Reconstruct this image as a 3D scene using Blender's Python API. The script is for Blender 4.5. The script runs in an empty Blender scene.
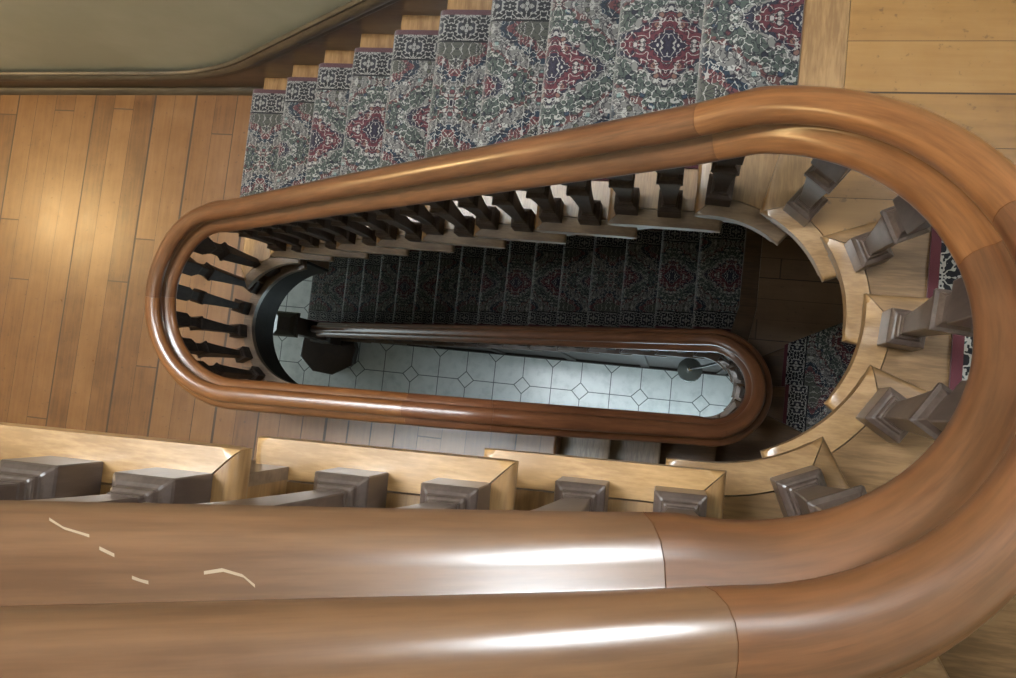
import bpy, bmesh, math, random
from mathutils import Vector, Matrix
random.seed(7)
C = bpy.context.scene.collection
PI = math.pi
RISE = 0.18

# ------------------------------------------------------------------ scene setup
sc = bpy.context.scene
sc.view_settings.view_transform = 'Standard'
sc.view_settings.look = 'None'
sc.view_settings.gamma = 1.0
sc.view_settings.use_curve_mapping = False
sc.view_settings.exposure = 0.0

# ------------------------------------------------------------------ materials
def new_mat(name):
    m = bpy.data.materials.new(name); m.use_nodes = True
    nt = m.node_tree; nt.nodes.clear()
    out = nt.nodes.new('ShaderNodeOutputMaterial'); b = nt.nodes.new('ShaderNodeBsdfPrincipled')
    nt.links.new(b.outputs[0], out.inputs[0])
    return m, nt, b
class G:
    """tiny node-graph helper"""
    def __init__(s, nt): s.nt = nt
    def n(s, t, **k):
        x = s.nt.nodes.new(t)
        for a, v in k.items(): setattr(x, a, v)
        return x
    def put(s, sock, v):
        if isinstance(v, (int, float)): sock.default_value = v
        elif isinstance(v, (tuple, list)):
            sock.default_value = tuple(v)+((1.0,) if len(v) == 3 and len(sock.default_value) == 4 else ())
        else: s.nt.links.new(v, sock)
    def m(s, op, a, b=None, c=None):
        x = s.n('ShaderNodeMath', operation=op)
        s.put(x.inputs[0], a)
        if b is not None: s.put(x.inputs[1], b)
        if c is not None: s.put(x.inputs[2], c)
        return x.outputs[0]
    def mix(s, f, a, b, blend='MIX'):
        x = s.n('ShaderNodeMix', data_type='RGBA', blend_type=blend)
        s.put(x.inputs[0], f); s.put(x.inputs[6], a); s.put(x.inputs[7], b)
        return x.outputs[2]
    def xyz(s, x=0, y=0, z=0):
        c = s.n('ShaderNodeCombineXYZ'); s.put(c.inputs[0], x); s.put(c.inputs[1], y); s.put(c.inputs[2], z)
        return c.outputs[0]
    def noise(s, vec, scale, detail=3, rough=.55, out=0):
        x = s.n('ShaderNodeTexNoise'); s.put(x.inputs['Vector'], vec); s.put(x.inputs['Scale'], scale)
        s.put(x.inputs['Detail'], detail); s.put(x.inputs['Roughness'], rough)
        return x.outputs[out]
    def voro(s, vec, scale, feature='F1'):
        x = s.n('ShaderNodeTexVoronoi', feature=feature); s.put(x.inputs['Vector'], vec); s.put(x.inputs['Scale'], scale)
        return x
    def ramp(s, f, stops, interp='LINEAR'):
        x = s.n('ShaderNodeValToRGB'); s.put(x.inputs[0], f); e = x.color_ramp; e.interpolation = interp
        while len(e.elements) < len(stops): e.elements.new(.5)
        for el, (p, c) in zip(e.elements, stops): el.position = p; el.color = tuple(c)+(1,)
        return x.outputs[0]
    def coord(s, which='Object'):
        return s.n('ShaderNodeTexCoord').outputs[which]
    def sep(s, v):
        x = s.n('ShaderNodeSeparateXYZ'); s.put(x.inputs[0], v); return x.outputs
    def bump(s, h, strength=.2, dist=.002):
        x = s.n('ShaderNodeBump'); s.put(x.inputs['Strength'], strength); s.put(x.inputs['Distance'], dist); s.put(x.inputs['Height'], h)
        return x.outputs[0]

def wood(name, dark, light, rough=.3, coat=.3, scale=(3, 40, 40), coords='Object', spec=.5, wear_or_lit=None, blotch=.5):
    m, nt, b = new_mat(name); g = G(nt)
    v = g.sep(g.coord(coords))
    vec = g.xyz(g.m('MULTIPLY', v[0], scale[0]), g.m('MULTIPLY', v[1], scale[1]), g.m('MULTIPLY', v[2], scale[2]))
    grain = g.noise(vec, 1.0, 5, .6)
    fine = g.noise(vec, 4.0, 3, .6)
    big = g.noise(g.coord('Object'), 6.0, 2, .5)
    f = g.m('ADD', g.m('MULTIPLY', grain, .65), g.m('MULTIPLY', fine, .35))
    f = g.m('ADD', f, g.m('MULTIPLY', g.m('SUBTRACT', big, .5), blotch))
    col = g.ramp(f, [(.12, [c*.82 for c in dark]), (.40, dark), (.62, light), (.95, [c*1.12 for c in light])])
    if wear_or_lit:
        w = g.ramp(g.noise(g.coord('Object'), 9.0, 5, .65), [(.58, (0, 0, 0)), (.7, (1, 1, 1))])
        col = g.mix(g.m('MULTIPLY', w, .45), col, wear_or_lit)
    g.put(b.inputs['Base Color'], col)
    rr = g.m('ADD', rough, g.m('MULTIPLY', g.m('SUBTRACT', g.noise(g.coord('Object'), 14, 3), .5), .06))
    g.put(b.inputs['Roughness'], rr if rough > .33 else max(rough, .285))
    b.inputs['Coat Weight'].default_value = coat; b.inputs['Coat Roughness'].default_value = .24
    b.inputs['Specular IOR Level'].default_value = spec
    g.put(b.inputs['Normal'], g.bump(f, .06, .002))
    return m

M = {}
M['rail_a'] = wood('rail_wood_honey', (0.1482, 0.0527, 0.0159), (0.2340, 0.0913, 0.0298), .27, .6, (4, 45, 45), 'UV', spec=.6, blotch=.3)
M['rail_b'] = wood('rail_wood_brown', (0.0986, 0.0359, 0.0133), (0.1632, 0.0628, 0.0243), .27, .6, (4, 45, 45), 'UV', spec=.6, blotch=.3)
M['rail_d'] = wood('rail_wood_worn', (0.1044, 0.0465, 0.0207), (0.1567, 0.0743, 0.0342), .27, .7, (4, 45, 45), 'UV', spec=.6, blotch=.3)
M['rail_c'] = wood('rail_wood_red', (0.1170, 0.0414, 0.0180), (0.1890, 0.0720, 0.0315), .26, .1, (4, 45, 45), 'UV', blotch=.3)
M['oak'] = wood('oak_tread', (0.1739, 0.0903, 0.0340), (0.2701, 0.1517, 0.0629), .34, .7, (45, 5, 45), blotch=.35)
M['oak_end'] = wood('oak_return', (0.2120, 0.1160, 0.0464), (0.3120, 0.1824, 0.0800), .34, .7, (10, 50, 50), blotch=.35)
M['oak_lit'] = wood('oak_return_lit', (0.2798, 0.1531, 0.0580), (0.4118, 0.2408, 0.1000), .34, .7, (10, 50, 50), blotch=.35)  # lighter copy of the return oak; glare on the front flight painted in
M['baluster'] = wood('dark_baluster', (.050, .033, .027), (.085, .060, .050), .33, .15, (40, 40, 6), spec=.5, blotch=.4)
M['baluster_shaded'] = wood('shaded_baluster', (.030, .020, .016), (.05, .035, .028), .55, 0, (40, 40, 6), spec=.2, blotch=.4)  # darker, duller copy of the baluster wood, standing in for shade
M['skirt'] = wood('skirting_wood', (.060, .032, .017), (.10, .055, .028), .3, .25, (4, 40, 40))
M['mould'] = wood('moulding_wood', (0.0488, 0.0338, 0.0195), (0.0780, 0.0553, 0.0325), .40, .08, (4, 40, 40))
M['string'] = wood('stringer_wood', (.10, .062, .040), (.16, .105, .07), .35, .2, (4, 40, 40))
M['oak_shaded'] = wood('oak_return_shaded', (.13, .082, .047), (.20, .130, .075), .38, .3, (10, 50, 50), blotch=.35)  # darker copy of the return oak; shade under the rail painted in
M['bstep'] = wood('sheen_grey_oak', (0.1920, 0.1440, 0.1120), (0.3200, 0.2480, 0.1920), .34, .8, (45, 5, 45), blotch=.35)  # paler, greyer oak standing in for cool sheen on the bare steps
M['oak_mid'] = wood('oak_tread_brown', (.115, .064, .028), (.19, .110, .052), .40, .03, (5, 45, 45), spec=.25, blotch=.35)
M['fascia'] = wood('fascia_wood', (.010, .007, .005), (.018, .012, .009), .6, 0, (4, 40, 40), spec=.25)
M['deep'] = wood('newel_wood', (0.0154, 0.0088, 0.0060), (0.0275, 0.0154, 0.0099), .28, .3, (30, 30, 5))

def plank_mat(name, axis, width, phase, skew, darkc, midc, lightc, gap, length, rough, gapw=.012, coat=.5):
    """boards running along one axis; 'axis' is the coordinate counted across them"""
    m, nt, b = new_mat(name); g = G(nt)
    v = g.sep(g.coord('Object'))
    a, l = (v[0], v[1]) if axis == 0 else (v[1], v[0])
    t = g.m('DIVIDE', g.m('SUBTRACT', g.m('SUBTRACT', a, g.m('MULTIPLY', l, skew)), phase), width)
    idx = g.m('FLOOR', t); fr = g.m('SUBTRACT', t, idx)
    wn = g.n('ShaderNodeTexWhiteNoise', noise_dimensions='1D'); g.put(wn.inputs['W'], idx)
    r = wn.outputs['Value']
    ly = g.m('ADD', g.m('DIVIDE', l, length), g.m('MULTIPLY', r, 7.3))
    seg = g.m('FLOOR', ly); lf = g.m('SUBTRACT', ly, seg)
    wn2 = g.n('ShaderNodeTexWhiteNoise', noise_dimensions='2D'); g.put(wn2.inputs['Vector'], g.xyz(idx, seg))
    r2 = wn2.outputs['Value']
    along = g.xyz(g.m('ADD', g.m('MULTIPLY', a, 55), g.m('MULTIPLY', r2, 31)), g.m('MULTIPLY', l, 3.2), idx)
    grain = g.noise(along, 1.0, 5, .62)
    blot = g.noise(g.coord('Object'), 7.0, 4, .6)
    f = g.m('ADD', g.m('MULTIPLY', grain, .55), g.m('MULTIPLY', r2, .30))
    f = g.m('ADD', f, g.m('MULTIPLY', g.m('SUBTRACT', blot, .5), .55))
    col = g.ramp(f, [(.15, darkc), (.42, midc), (.75, lightc)])
    spots = g.ramp(g.noise(g.coord('Object'), 42, 3, .6), [(.30, (1, 1, 1)), (.36, (0, 0, 0))])
    col = g.mix(g.m('MULTIPLY', spots, .45), col, gap)
    # seams: width differs from board to board
    wvar = g.m('MULTIPLY', gapw, g.m('ADD', .35, g.m('MULTIPLY', g.m('POWER', r, 2.0), 2.4)))
    e = g.m('LESS_THAN', fr, wvar)
    e2 = g.m('LESS_THAN', lf, .0035)
    seam = g.m('MAXIMUM', e, g.m('MULTIPLY', e2, .8))
    col = g.mix(seam, col, gap)
    g.put(b.inputs['Base Color'], col)
    g.put(b.inputs['Roughness'], g.m('ADD', g.m('ADD', rough, g.m('MULTIPLY', seam, .4)), g.m('MULTIPLY', g.m('SUBTRACT', blot, .5), .25)))
    b.inputs['Coat Weight'].default_value = coat; b.inputs['Coat Roughness'].default_value = .33
    h = g.m('SUBTRACT', g.m('MULTIPLY', grain, .15), seam)
    g.put(b.inputs['Normal'], g.bump(h, .35, .003))
    return m
M['floor'] = plank_mat('hall_floorboards', 0, .125, -.709, .015, (.075, .028, .008), (.145, .060, .0165), (.20, .093, .029), (.035, .016, .008), 1.9, .33, .05)
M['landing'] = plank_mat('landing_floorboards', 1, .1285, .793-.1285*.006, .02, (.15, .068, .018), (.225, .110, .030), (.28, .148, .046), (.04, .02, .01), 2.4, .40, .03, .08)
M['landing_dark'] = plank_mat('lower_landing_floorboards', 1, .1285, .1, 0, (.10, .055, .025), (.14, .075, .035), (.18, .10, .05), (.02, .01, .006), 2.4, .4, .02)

def carpet_mat():
    m, nt, b = new_mat('oriental_runner'); g = G(nt)
    uv = g.sep(g.coord('UV')); u, v = uv[0], uv[1]       # metres across / along
    W = .727
    eu = g.m('MINIMUM', u, g.m('SUBTRACT', W, u))        # distance to nearest long edge
    pu = g.m('PINGPONG', g.m('SUBTRACT', u, W/2), .21)
    pv = g.m('PINGPONG', v, .30)
    fold = g.xyz(pu, pv, 0)
    # warped diamond lattice of medallions
    warp = g.noise(fold, 26, 2, .5)
    dd = g.m('ADD', g.m('DIVIDE', pu, .21), g.m('DIVIDE', pv, .30))
    dd = g.m('ADD', dd, g.m('MULTIPLY', g.m('SUBTRACT', warp, .5), .38))
    zone = g.ramp(g.m('DIVIDE', dd, 2.0), [(0, (.035, .032, .05)), (.12, (.115, .036, .044)), (.25, (.035, .035, .05)), (.29, (.20, .19, .175)),
                 (.33, (.075, .088, .078)), (.50, (.12, .055, .052)), (.54, (.17, .16, .15)), (.68, (.028, .042, .06)), (.74, (.135, .05, .052)), (.82, (.09, .09, .075))], 'CONSTANT')
    # blossoms
    vo = g.voro(fold, 31); ve = g.voro(fold, 31, 'DISTANCE_TO_EDGE')
    rnd = g.sep(vo.outputs['Color'])[0]
    petal = g.ramp(rnd, [(0, (.022, .022, .035)), (.22, (.125, .038, .045)), (.36, (.36, .34, .31)), (.50, (.065, .09, .08)), (.64, (.035, .055, .085)), (.76, (.20, .27, .25)), (.84, (.22, .12, .095)), (.92, (.10, .10, .07))], 'CONSTANT')
    dist = vo.outputs['Distance']
    inner = g.m('LESS_THAN', dist, .30)
    ring = g.m('MULTIPLY', g.m('GREATER_THAN', dist, .24), g.m('LESS_THAN', dist, .36))
    col = g.mix(g.m('MULTIPLY', inner, .9), zone, petal)
    col = g.mix(g.m('MULTIPLY', ring, .55), col, (.015, .014, .02))
    # vines: thin cream and dark contour lines of a folded noise
    nz = g.noise(fold, 36, 1.5, .5)
    vine = g.m('LESS_THAN', g.m('ABSOLUTE', g.m('SUBTRACT', nz, .5)), .022)
    col = g.mix(g.m('MULTIPLY', vine, .75), col, (.46, .44, .40))
    nz2 = g.noise(fold, 50, 1.5, .5)
    vine2 = g.m('LESS_THAN', g.m('ABSOLUTE', g.m('SUBTRACT', nz2, .47)), .03)
    col = g.mix(g.m('MULTIPLY', vine2, .8), col, (.022, .02, .028))
    # border: dark ground with cream scrolls
    bu = g.m('PINGPONG', g.m('SUBTRACT', eu, .072), .06); bv = g.m('PINGPONG', v, .062)
    bf = g.xyz(bu, bv, 3.0)
    bnz = g.noise(bf, 40, 2, .5)
    scroll = g.m('LESS_THAN', g.m('ABSOLUTE', g.m('SUBTRACT', bnz, .5)), .04)
    bvo = g.voro(bf, 30); brnd = g.sep(bvo.outputs['Color'])[0]
    bpet = g.ramp(brnd, [(0, (.03, .03, .04)), (.4, (.13, .035, .045)), (.6, (.05, .08, .08)), (.8, (.22, .21, .19))], 'CONSTANT')
    bcol = g.mix(g.m('LESS_THAN', bvo.outputs['Distance'], .33), (.016, .016, .02), bpet)
    bcol = g.mix(g.m('MULTIPLY', scroll, .85), bcol, (.42, .40, .37))
    isb = g.m('LESS_THAN', eu, .122)
    col = g.mix(isb, col, bcol)
    line = g.m('MULTIPLY', g.m('GREATER_THAN', eu, .120), g.m('LESS_THAN', eu, .1275))
    col = g.mix(line, col, (.012, .011, .014))
    col = g.mix(g.m('LESS_THAN', eu, .020), col, (.105, .030, .038))
    # light caught by the step edges, painted in as paler pile
    at = g.n('ShaderNodeAttribute', attribute_name='wear_or_lit')
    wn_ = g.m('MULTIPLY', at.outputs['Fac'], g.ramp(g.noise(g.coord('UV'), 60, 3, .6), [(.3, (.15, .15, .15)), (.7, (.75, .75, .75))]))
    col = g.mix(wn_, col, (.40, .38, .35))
    pile = g.noise(g.coord('UV'), 900, 2, .6)
    col = g.mix(.35, col, g.ramp(pile, [(.3, (0, 0, 0)), (.75, (.5, .5, .5))]), 'OVERLAY')
    g.put(b.inputs['Base Color'], col)
    b.inputs['Roughness'].default_value = .92
    b.inputs['Specular IOR Level'].default_value = .15
    b.inputs['Sheen Weight'].default_value = .15
    g.put(b.inputs['Normal'], g.bump(pile, .5, .002))
    return m
M['carpet'] = carpet_mat()

def tile_mat():
    m, nt, b = new_mat('white_floor_tiles'); g = G(nt)
    v = g.sep(g.coord('Object')); T = .2985
    tx = g.m('DIVIDE', g.m('ADD', v[0], 2.063), T); ty = g.m('DIVIDE', g.m('SUBTRACT', v[1], .093), T)
    fx = g.m('ABSOLUTE', g.m('SUBTRACT', tx, g.m('ROUND', tx))); fy = g.m('ABSOLUTE', g.m('SUBTRACT', ty, g.m('ROUND', ty)))
    par = g.m('FLOORED_MODULO', g.m('ADD', g.m('ROUND', tx), g.m('ROUND', ty)), 2.0)
    dot = g.m('LESS_THAN', par, .5)
    md = g.m('ADD', fx, fy)
    indot = g.m('MULTIPLY', dot, g.m('LESS_THAN', md, .285))
    dl = g.m('MULTIPLY', dot, g.m('LESS_THAN', g.m('ABSOLUTE', g.m('SUBTRACT', md, .285)), .022))
    gl = g.m('LESS_THAN', g.m('MINIMUM', fx, fy), .014)
    line = g.m('MAXIMUM', dl, g.m('MULTIPLY', gl, g.m('SUBTRACT', 1.0, indot)))
    marble = g.noise(g.coord('Object'), 9, 5, .65)
    col = g.ramp(marble, [(.3, (.60, .63, .63)), (.5, (.74, .76, .76)), (.75, (.80, .82, .82))])
    col = g.mix(line, col, (.13, .15, .16))
    g.put(b.inputs['Base Color'], col)
    g.put(b.inputs['Roughness'], g.m('ADD', .22, g.m('MULTIPLY', line, .4)))
    return m
M['tile'] = tile_mat()

def plaster(name, a, c):
    m, nt, b = new_mat(name); g = G(nt)
    n = g.noise(g.coord('Object'), 1.6, 4, .6); n2 = g.noise(g.coord('Object'), 60, 3, .6)
    g.put(b.inputs['Base Color'], g.ramp(n, [(.35, a), (.65, c)]))
    b.inputs['Roughness'].default_value = .55
    g.put(b.inputs['Normal'], g.bump(n2, .08, .002))
    return m
M['wall'] = plaster('olive_plaster', (.36, .335, .24), (.43, .405, .30))
M['white'] = plaster('white_plaster', (.55, .54, .5), (.6, .59, .55))
def simple(name, col, rough=.4, metal=0, emit=None, strength=0, trans=0):
    m, nt, b = new_mat(name)
    b.inputs['Base Color'].default_value = tuple(col)+(1,); b.inputs['Roughness'].default_value = rough; b.inputs['Metallic'].default_value = metal
    b.inputs['Transmission Weight'].default_value = trans
    if emit: b.inputs['Emission Color'].default_value = tuple(emit)+(1,); b.inputs['Emission Strength'].default_value = strength
    return m
M['bare'] = simple('bare_wood_scratch', (.34, .25, .17), .6)
M['iron'] = simple('dark_iron', (.03, .03, .032), .4, .8)
M['brass'] = simple('aged_brass', (.35, .25, .11), .35, .9)
M['shade'] = simple('ribbed_glass_shade', (.13, .155, .145), .22, 0)
M['frame'] = simple('painted_frame', (.5, .49, .46), .5)
SKY = 54.0; DOORL = 13.0; SIDEL = 6.0; STAIRL = 60.0
M['skylight'] = simple('skylight_glass', (.8, .8, .8), .3, 0, (.86, .94, 1.0), SKY)
M['daylight'] = simple('daylit_glass', (.8, .8, .8), .3, 0, (.74, .93, 1.0), DOORL)
M['sidelight'] = simple('side_window_glass', (.8, .8, .8), .3, 0, (.80, .95, 1.0), SIDEL)
M['stairlight'] = simple('landing_window_glass', (.8, .8, .8), .3, 0, (.88, .95, 1.0), STAIRL)
M['bulb'] = simple('lamp_glass', (1, .8, .5), .4, 0, (1.0, .66, .28), 40.0)

# ------------------------------------------------------------------ object helpers
def thing(name, label, cat, loc=(0, 0, 0), rotz=0, group=None):
    o = bpy.data.objects.new(name, None); C.objects.link(o)
    o.empty_display_size = .05
    o.location = loc; o.rotation_euler = (0, 0, rotz)
    o['label'] = label; o['category'] = cat
    if group: o['group'] = group
    return o
def obj(name, bm, mat, parent=None, smooth=False, world=True, auto=40):
    """bm in world coordinates (world=True) or in the parent's own"""
    if parent is not None and world:
        mw = Matrix.Translation(parent.location) @ Matrix.Rotation(parent.rotation_euler.z, 4, 'Z')
        bm.transform(mw.inverted())
    bmesh.ops.recalc_face_normals(bm, faces=bm.faces)
    me = bpy.data.meshes.new(name); 
    if smooth:
        for f in bm.faces: f.smooth = True
        for e in bm.edges:
            if len(e.link_faces) == 2 and e.calc_face_angle(0) > math.radians(auto): e.smooth = False
    bm.to_mesh(me); bm.free()
    o = bpy.data.objects.new(name, me); C.objects.link(o); me.materials.append(mat)
    if parent is not None: o.parent = parent
    return o
def tag(o, label, cat, group=None):
    o['label'] = label; o['category'] = cat
    if group: o['group'] = group
    return o
def struct(o): o['kind'] = 'structure'; return o

def prism(bm, pts, z0, z1, bevel_edges=None, r=.01, seg=3):
    """vertical prism on a plan polygon; bevel_edges = indices of polygon sides to round, top and bottom"""
    n = len(pts)
    lo = [bm.verts.new((p[0], p[1], z0)) for p in pts]; hi = [bm.verts.new((p[0], p[1], z1)) for p in pts]
    bm.faces.new(hi); bm.faces.new(lo[::-1])
    for i in range(n):
        j = (i+1) % n; bm.faces.new((lo[i], lo[j], hi[j], hi[i]))
    if bevel_edges:
        es = []
        for i in bevel_edges:
            j = (i+1) % n
            for L in (hi, lo):
                e = bm.edges.get((L[i], L[j]))
                if e: es.append(e)
        bmesh.ops.bevel(bm, geom=es, offset=r, segments=seg, profile=.5, affect='EDGES', clamp_overlap=True)
    return bm
def box(bm, x0, y0, z0, x1, y1, z1):
    return prism(bm, [(x0, y0), (x1, y0), (x1, y1), (x0, y1)], z0, z1)
def square_stack(bm, prof, cx=0, cy=0):
    """square-section turned-style profile: list of (half width, z)"""
    rings = []
    for h, z in prof: rings.append([bm.verts.new((cx+a*h, cy+b*h, z)) for a, b in ((-1, -1), (1, -1), (1, 1), (-1, 1))])
    bm.faces.new(rings[0][::-1]); bm.faces.new(rings[-1])
    for A, B in zip(rings, rings[1:]):
        for i in range(4): bm.faces.new((A[i], A[(i+1) % 4], B[(i+1) % 4], B[i]))
    return bm
def lathe(bm, prof, cx=0, cy=0, n=28, wob=0):
    rings = []
    for r, z in prof:
        rings.append([bm.verts.new((cx+(r*(1+wob*(k % 2)))*math.cos(2*PI*k/n), cy+(r*(1+wob*(k % 2)))*math.sin(2*PI*k/n), z)) for k in range(n)])
    bm.faces.new(rings[0][::-1]); bm.faces.new(rings[-1])
    for A, B in zip(rings, rings[1:]):
        for i in range(n): bm.faces.new((A[i], A[(i+1) % n], B[(i+1) % n], B[i]))
    return bm
def tube(bm, pts, r, n=10):
    rings = []
    P = [Vector(p) for p in pts]
    for i, p in enumerate(P):
        t = (P[min(i+1, len(P)-1)]-P[max(i-1, 0)]).normalized()
        a = t.cross(Vector((0, 0, 1)))
        if a.length < .1: a = t.cross(Vector((1, 0, 0)))
        a.normalize(); c = t.cross(a)
        rings.append([bm.verts.new(p+a*r*math.cos(2*PI*k/n)+c*r*math.sin(2*PI*k/n)) for k in range(n)])
    bm.faces.new(rings[0]); bm.faces.new(rings[-1][::-1])
    for A, B in zip(rings, rings[1:]):
        for i in range(n): bm.faces.new((A[i], A[(i+1) % n], B[(i+1) % n], B[i]))
    return bm

# ------------------------------------------------------------------ the line of the well (plan), climbing anticlockwise seen as a right-turning spiral
OFF = .060                                        # balusters and rail stand this far in from the tread ends
C1 = (.190, .170, .190); C2 = (-1.880, .235, .305); C3 = (.060, .225, .300)   # lower right, left, upper right turns (x, y, radius of tread ends)
class Path:
    """pieces: ('L', p, q) and ('A', centre, radius, a0, a1); offset is to the left of travel (away from the well)"""
    def __init__(s, pieces):
        s.p = pieces; s.s0 = []; t = 0
        for q in pieces:
            s.s0.append(t)
            t += (Vector(q[2])-Vector(q[1])).length if q[0] == 'L' else abs(q[4]-q[3])*q[2]
        s.len = t
    def at(s, t, o=0):
        t = max(0, min(s.len, t)); i = max(k for k in range(len(s.p)) if s.s0[k] <= t+1e-9); q = s.p[i]; d = t-s.s0[i]
        if q[0] == 'L':
            a = Vector(q[1]); b = Vector(q[2]); u = (b-a).normalized()
            return a+u*d+Vector((-u.y, u.x))*o, u
        a = q[3]-d/q[2]                            # clockwise
        n = Vector((math.cos(a), math.sin(a)))
        return Vector(q[1])+n*(q[2]+o), Vector((n.y, -n.x))
    def s_ang(s, i, deg):                          # arc-length of an angle on arc piece i
        return s.s0[i]+(s.p[i][3]-math.radians(deg))*s.p[i][2]
    def s_x(s, i, x):                              # arc-length of an x on line piece i
        q = s.p[i]; return s.s0[i]+(Vector(q[2])-Vector(q[1])).length*(x-q[1][0])/(q[2][0]-q[1][0])
def tangent(ca, cb):
    """external tangent joining circle a to circle b for a clockwise run: common left normal angle"""
    d = Vector(cb[:2])-Vector(ca[:2]); base = math.atan2(d.y, d.x); k = math.asin((ca[2]-cb[2])/d.length)
    return base+PI/2-k
t12 = tangent(C1, C2); t23 = tangent(C2, C3)
pt = lambda c, a: (c[0]+c[2]*math.cos(a), c[1]+c[2]*math.sin(a))
def norm(a, ref):                                 # bring a just below ref
    while a > ref: a -= 2*PI
    while a < ref-2*PI: a += 2*PI
    return a
aA = PI/2; aD = -PI/2-.022
t12n = norm(t12, aA); t12b = t12n; t23n = norm(t23, t12b); aDn = norm(aD, t23n)
PATH = Path([('L', (-3.62, C1[1]+C1[2]), (C1[0], C1[1]+C1[2])),
             ('A', C1[:2], C1[2], aA, t12n),
             ('L', pt(C1, t12n), pt(C2, t12n)),
             ('A', C2[:2], C2[2], t12n, t23n),
             ('L', pt(C2, t23n), pt(C3, t23n)),
             ('A', C3[:2], C3[2], t23n, aDn),
             ('L', pt(C3, aDn), (pt(C3, aDn)[0]-1.55, pt(C3, aDn)[1]-.034))])
def arc_s(piece, deg):
    a0 = PATH.p[piece][3]; a = math.radians(deg)
    while a > a0+1e-6: a -= 2*PI
    while a < a0-2*PI: a += 2*PI
    return PATH.s0[piece]+(a0-a)*PATH.p[piece][2]

YB = 1.520; YF = -1.25; XR = 1.45                 # back wall, front wall, right wall
GND = -24*RISE
# nosings: (rise number, z, s at the well, plan polyline from the well outwards, kind)
XC, GC = .273, .2466; XD, GD = .0865, .2542; XB, GB = -.5085, .2492; XA, GA = -3.83, .248
N = {}
ANG = {11: 66.6, 12: 38, 13: 7.5, 14: -22, 15: -53.7}
def P2(s, o=0): p = PATH.at(s, o)[0]; return (p.x, p.y)
for i in range(2, 11):
    x = XC-(11-i)*GC; s = PATH.s_x(4, x)
    if s < PATH.s0[4]:                             # first steps stand on the left-hand turn
        a = math.degrees(math.acos(max(-1, (x-C2[0])/C2[2]))); s = arc_s(3, a)
    N[i] = (s, [P2(s), (x, YB)])
x1 = XC-10*GC
s1 = arc_s(3, 150); N[1] = (s1, [P2(s1), (x1, .50), (x1, YB)])
s = arc_s(5, ANG[11]); N[11] = (s, [P2(s), (.214, .641), (.236, .74), (.244, .823), (.243, YB)])
def ray(p, q, x=None, y=None):
    k = (x-p[0])/(q[0]-p[0]) if x is not None else (y-p[1])/(q[1]-p[1])
    return (p[0]+(q[0]-p[0])*k, p[1]+(q[1]-p[1])*k)
s = arc_s(5, ANG[12]); N[12] = (s, [P2(s), ray((.298, .414), (.509, .494), x=XR)])
s = arc_s(5, ANG[13]); N[13] = (s, [P2(s), (XR, .27)])
s = arc_s(5, ANG[14]); N[14] = (s, [P2(s), ray((.334, .113), (.427, .078), x=XR)])
s = arc_s(5, ANG[15]); N[15] = (s, [P2(s), ray((.232, -.009), (.274, -.078), y=YF)])
for i in range(16, 22):
    x = XD-(i-16)*GD
    s = PATH.s_x(6, x) if x < PATH.p[6][1][0] else arc_s(5, math.degrees(-math.acos((x-C3[0])/C3[2])))
    N[i] = (s, [P2(s), (x, YF)])
# lower storey, counted from the tiled floor: 1..24 (24 = wooden floor)
L = {}
for j in range(1, 17):
    x = XA+j*GA; s = PATH.s_x(0, x); L[j] = (s, [P2(s), (x, YB)])
s = arc_s(1, 60); x = .386; L[17] = (s, [P2(s), (x-.03, .50), (x, .68), (x, YB)])
s = arc_s(1, 36); p = P2(s); L[18] = (s, [p, (XR, .85)])
s = arc_s(1, 7); p = P2(s); L[19] = (s, [p, (XR, .22)])
s = arc_s(1, -22); p = P2(s); L[20] = (s, [p, (XR, -.33)])
s = arc_s(1, -60); p = P2(s); L[21] = (s, [p, (.275, -.3), (.275, YF)])
for j in range(22, 25):
    x = XB+(24-j)*GB; s = PATH.s_x(2, x); L[j] = (s, [P2(s), (x, YF)])
zU = lambda i: i*RISE
zL = lambda j: GND+j*RISE

# ------------------------------------------------------------------ treads
def shift(poly, d):
    """move a nosing line back by d (in the climbing direction, which is to the right of well->outside)"""
    out = []
    for k, p in enumerate(poly):
        a = Vector(poly[max(k-1, 0)]); b = Vector(poly[min(k+1, len(poly)-1)]); u = (b-a).normalized()
        out.append((p[0]+u.y*d, p[1]-u.x*d))
    return out
def outer_run(p, q):
    """corners of the room between two points on the outer walls, climbing"""
    cs = []
    onb = lambda a: abs(a[1]-YB) < 1e-3
    onr = lambda a: abs(a[0]-XR) < 1e-3
    onf = lambda a: abs(a[1]-YF) < 1e-3
    if onb(p) and onr(q): cs = [(XR, YB)]
    if onr(p) and onf(q) and not onf(p): cs = [(XR, YF)]
    return cs
TH = .034; RW = .050; LAP = .080
ORD = ['zeroth', 'first', 'second', 'third', 'fourth', 'fifth', 'sixth', 'seventh', 'eighth', 'ninth', 'tenth', 'eleventh', 'twelfth', 'thirteenth', 'fourteenth', 'fifteenth', 'sixteenth', 'seventeenth', 'eighteenth', 'nineteenth', 'twentieth']
def arc_pts(a, b, o, step=.02):
    n = max(2, int(abs(b-a)/step)+1)
    return [P2(a+(b-a)*k/n, o) for k in range(n+1)]
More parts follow.
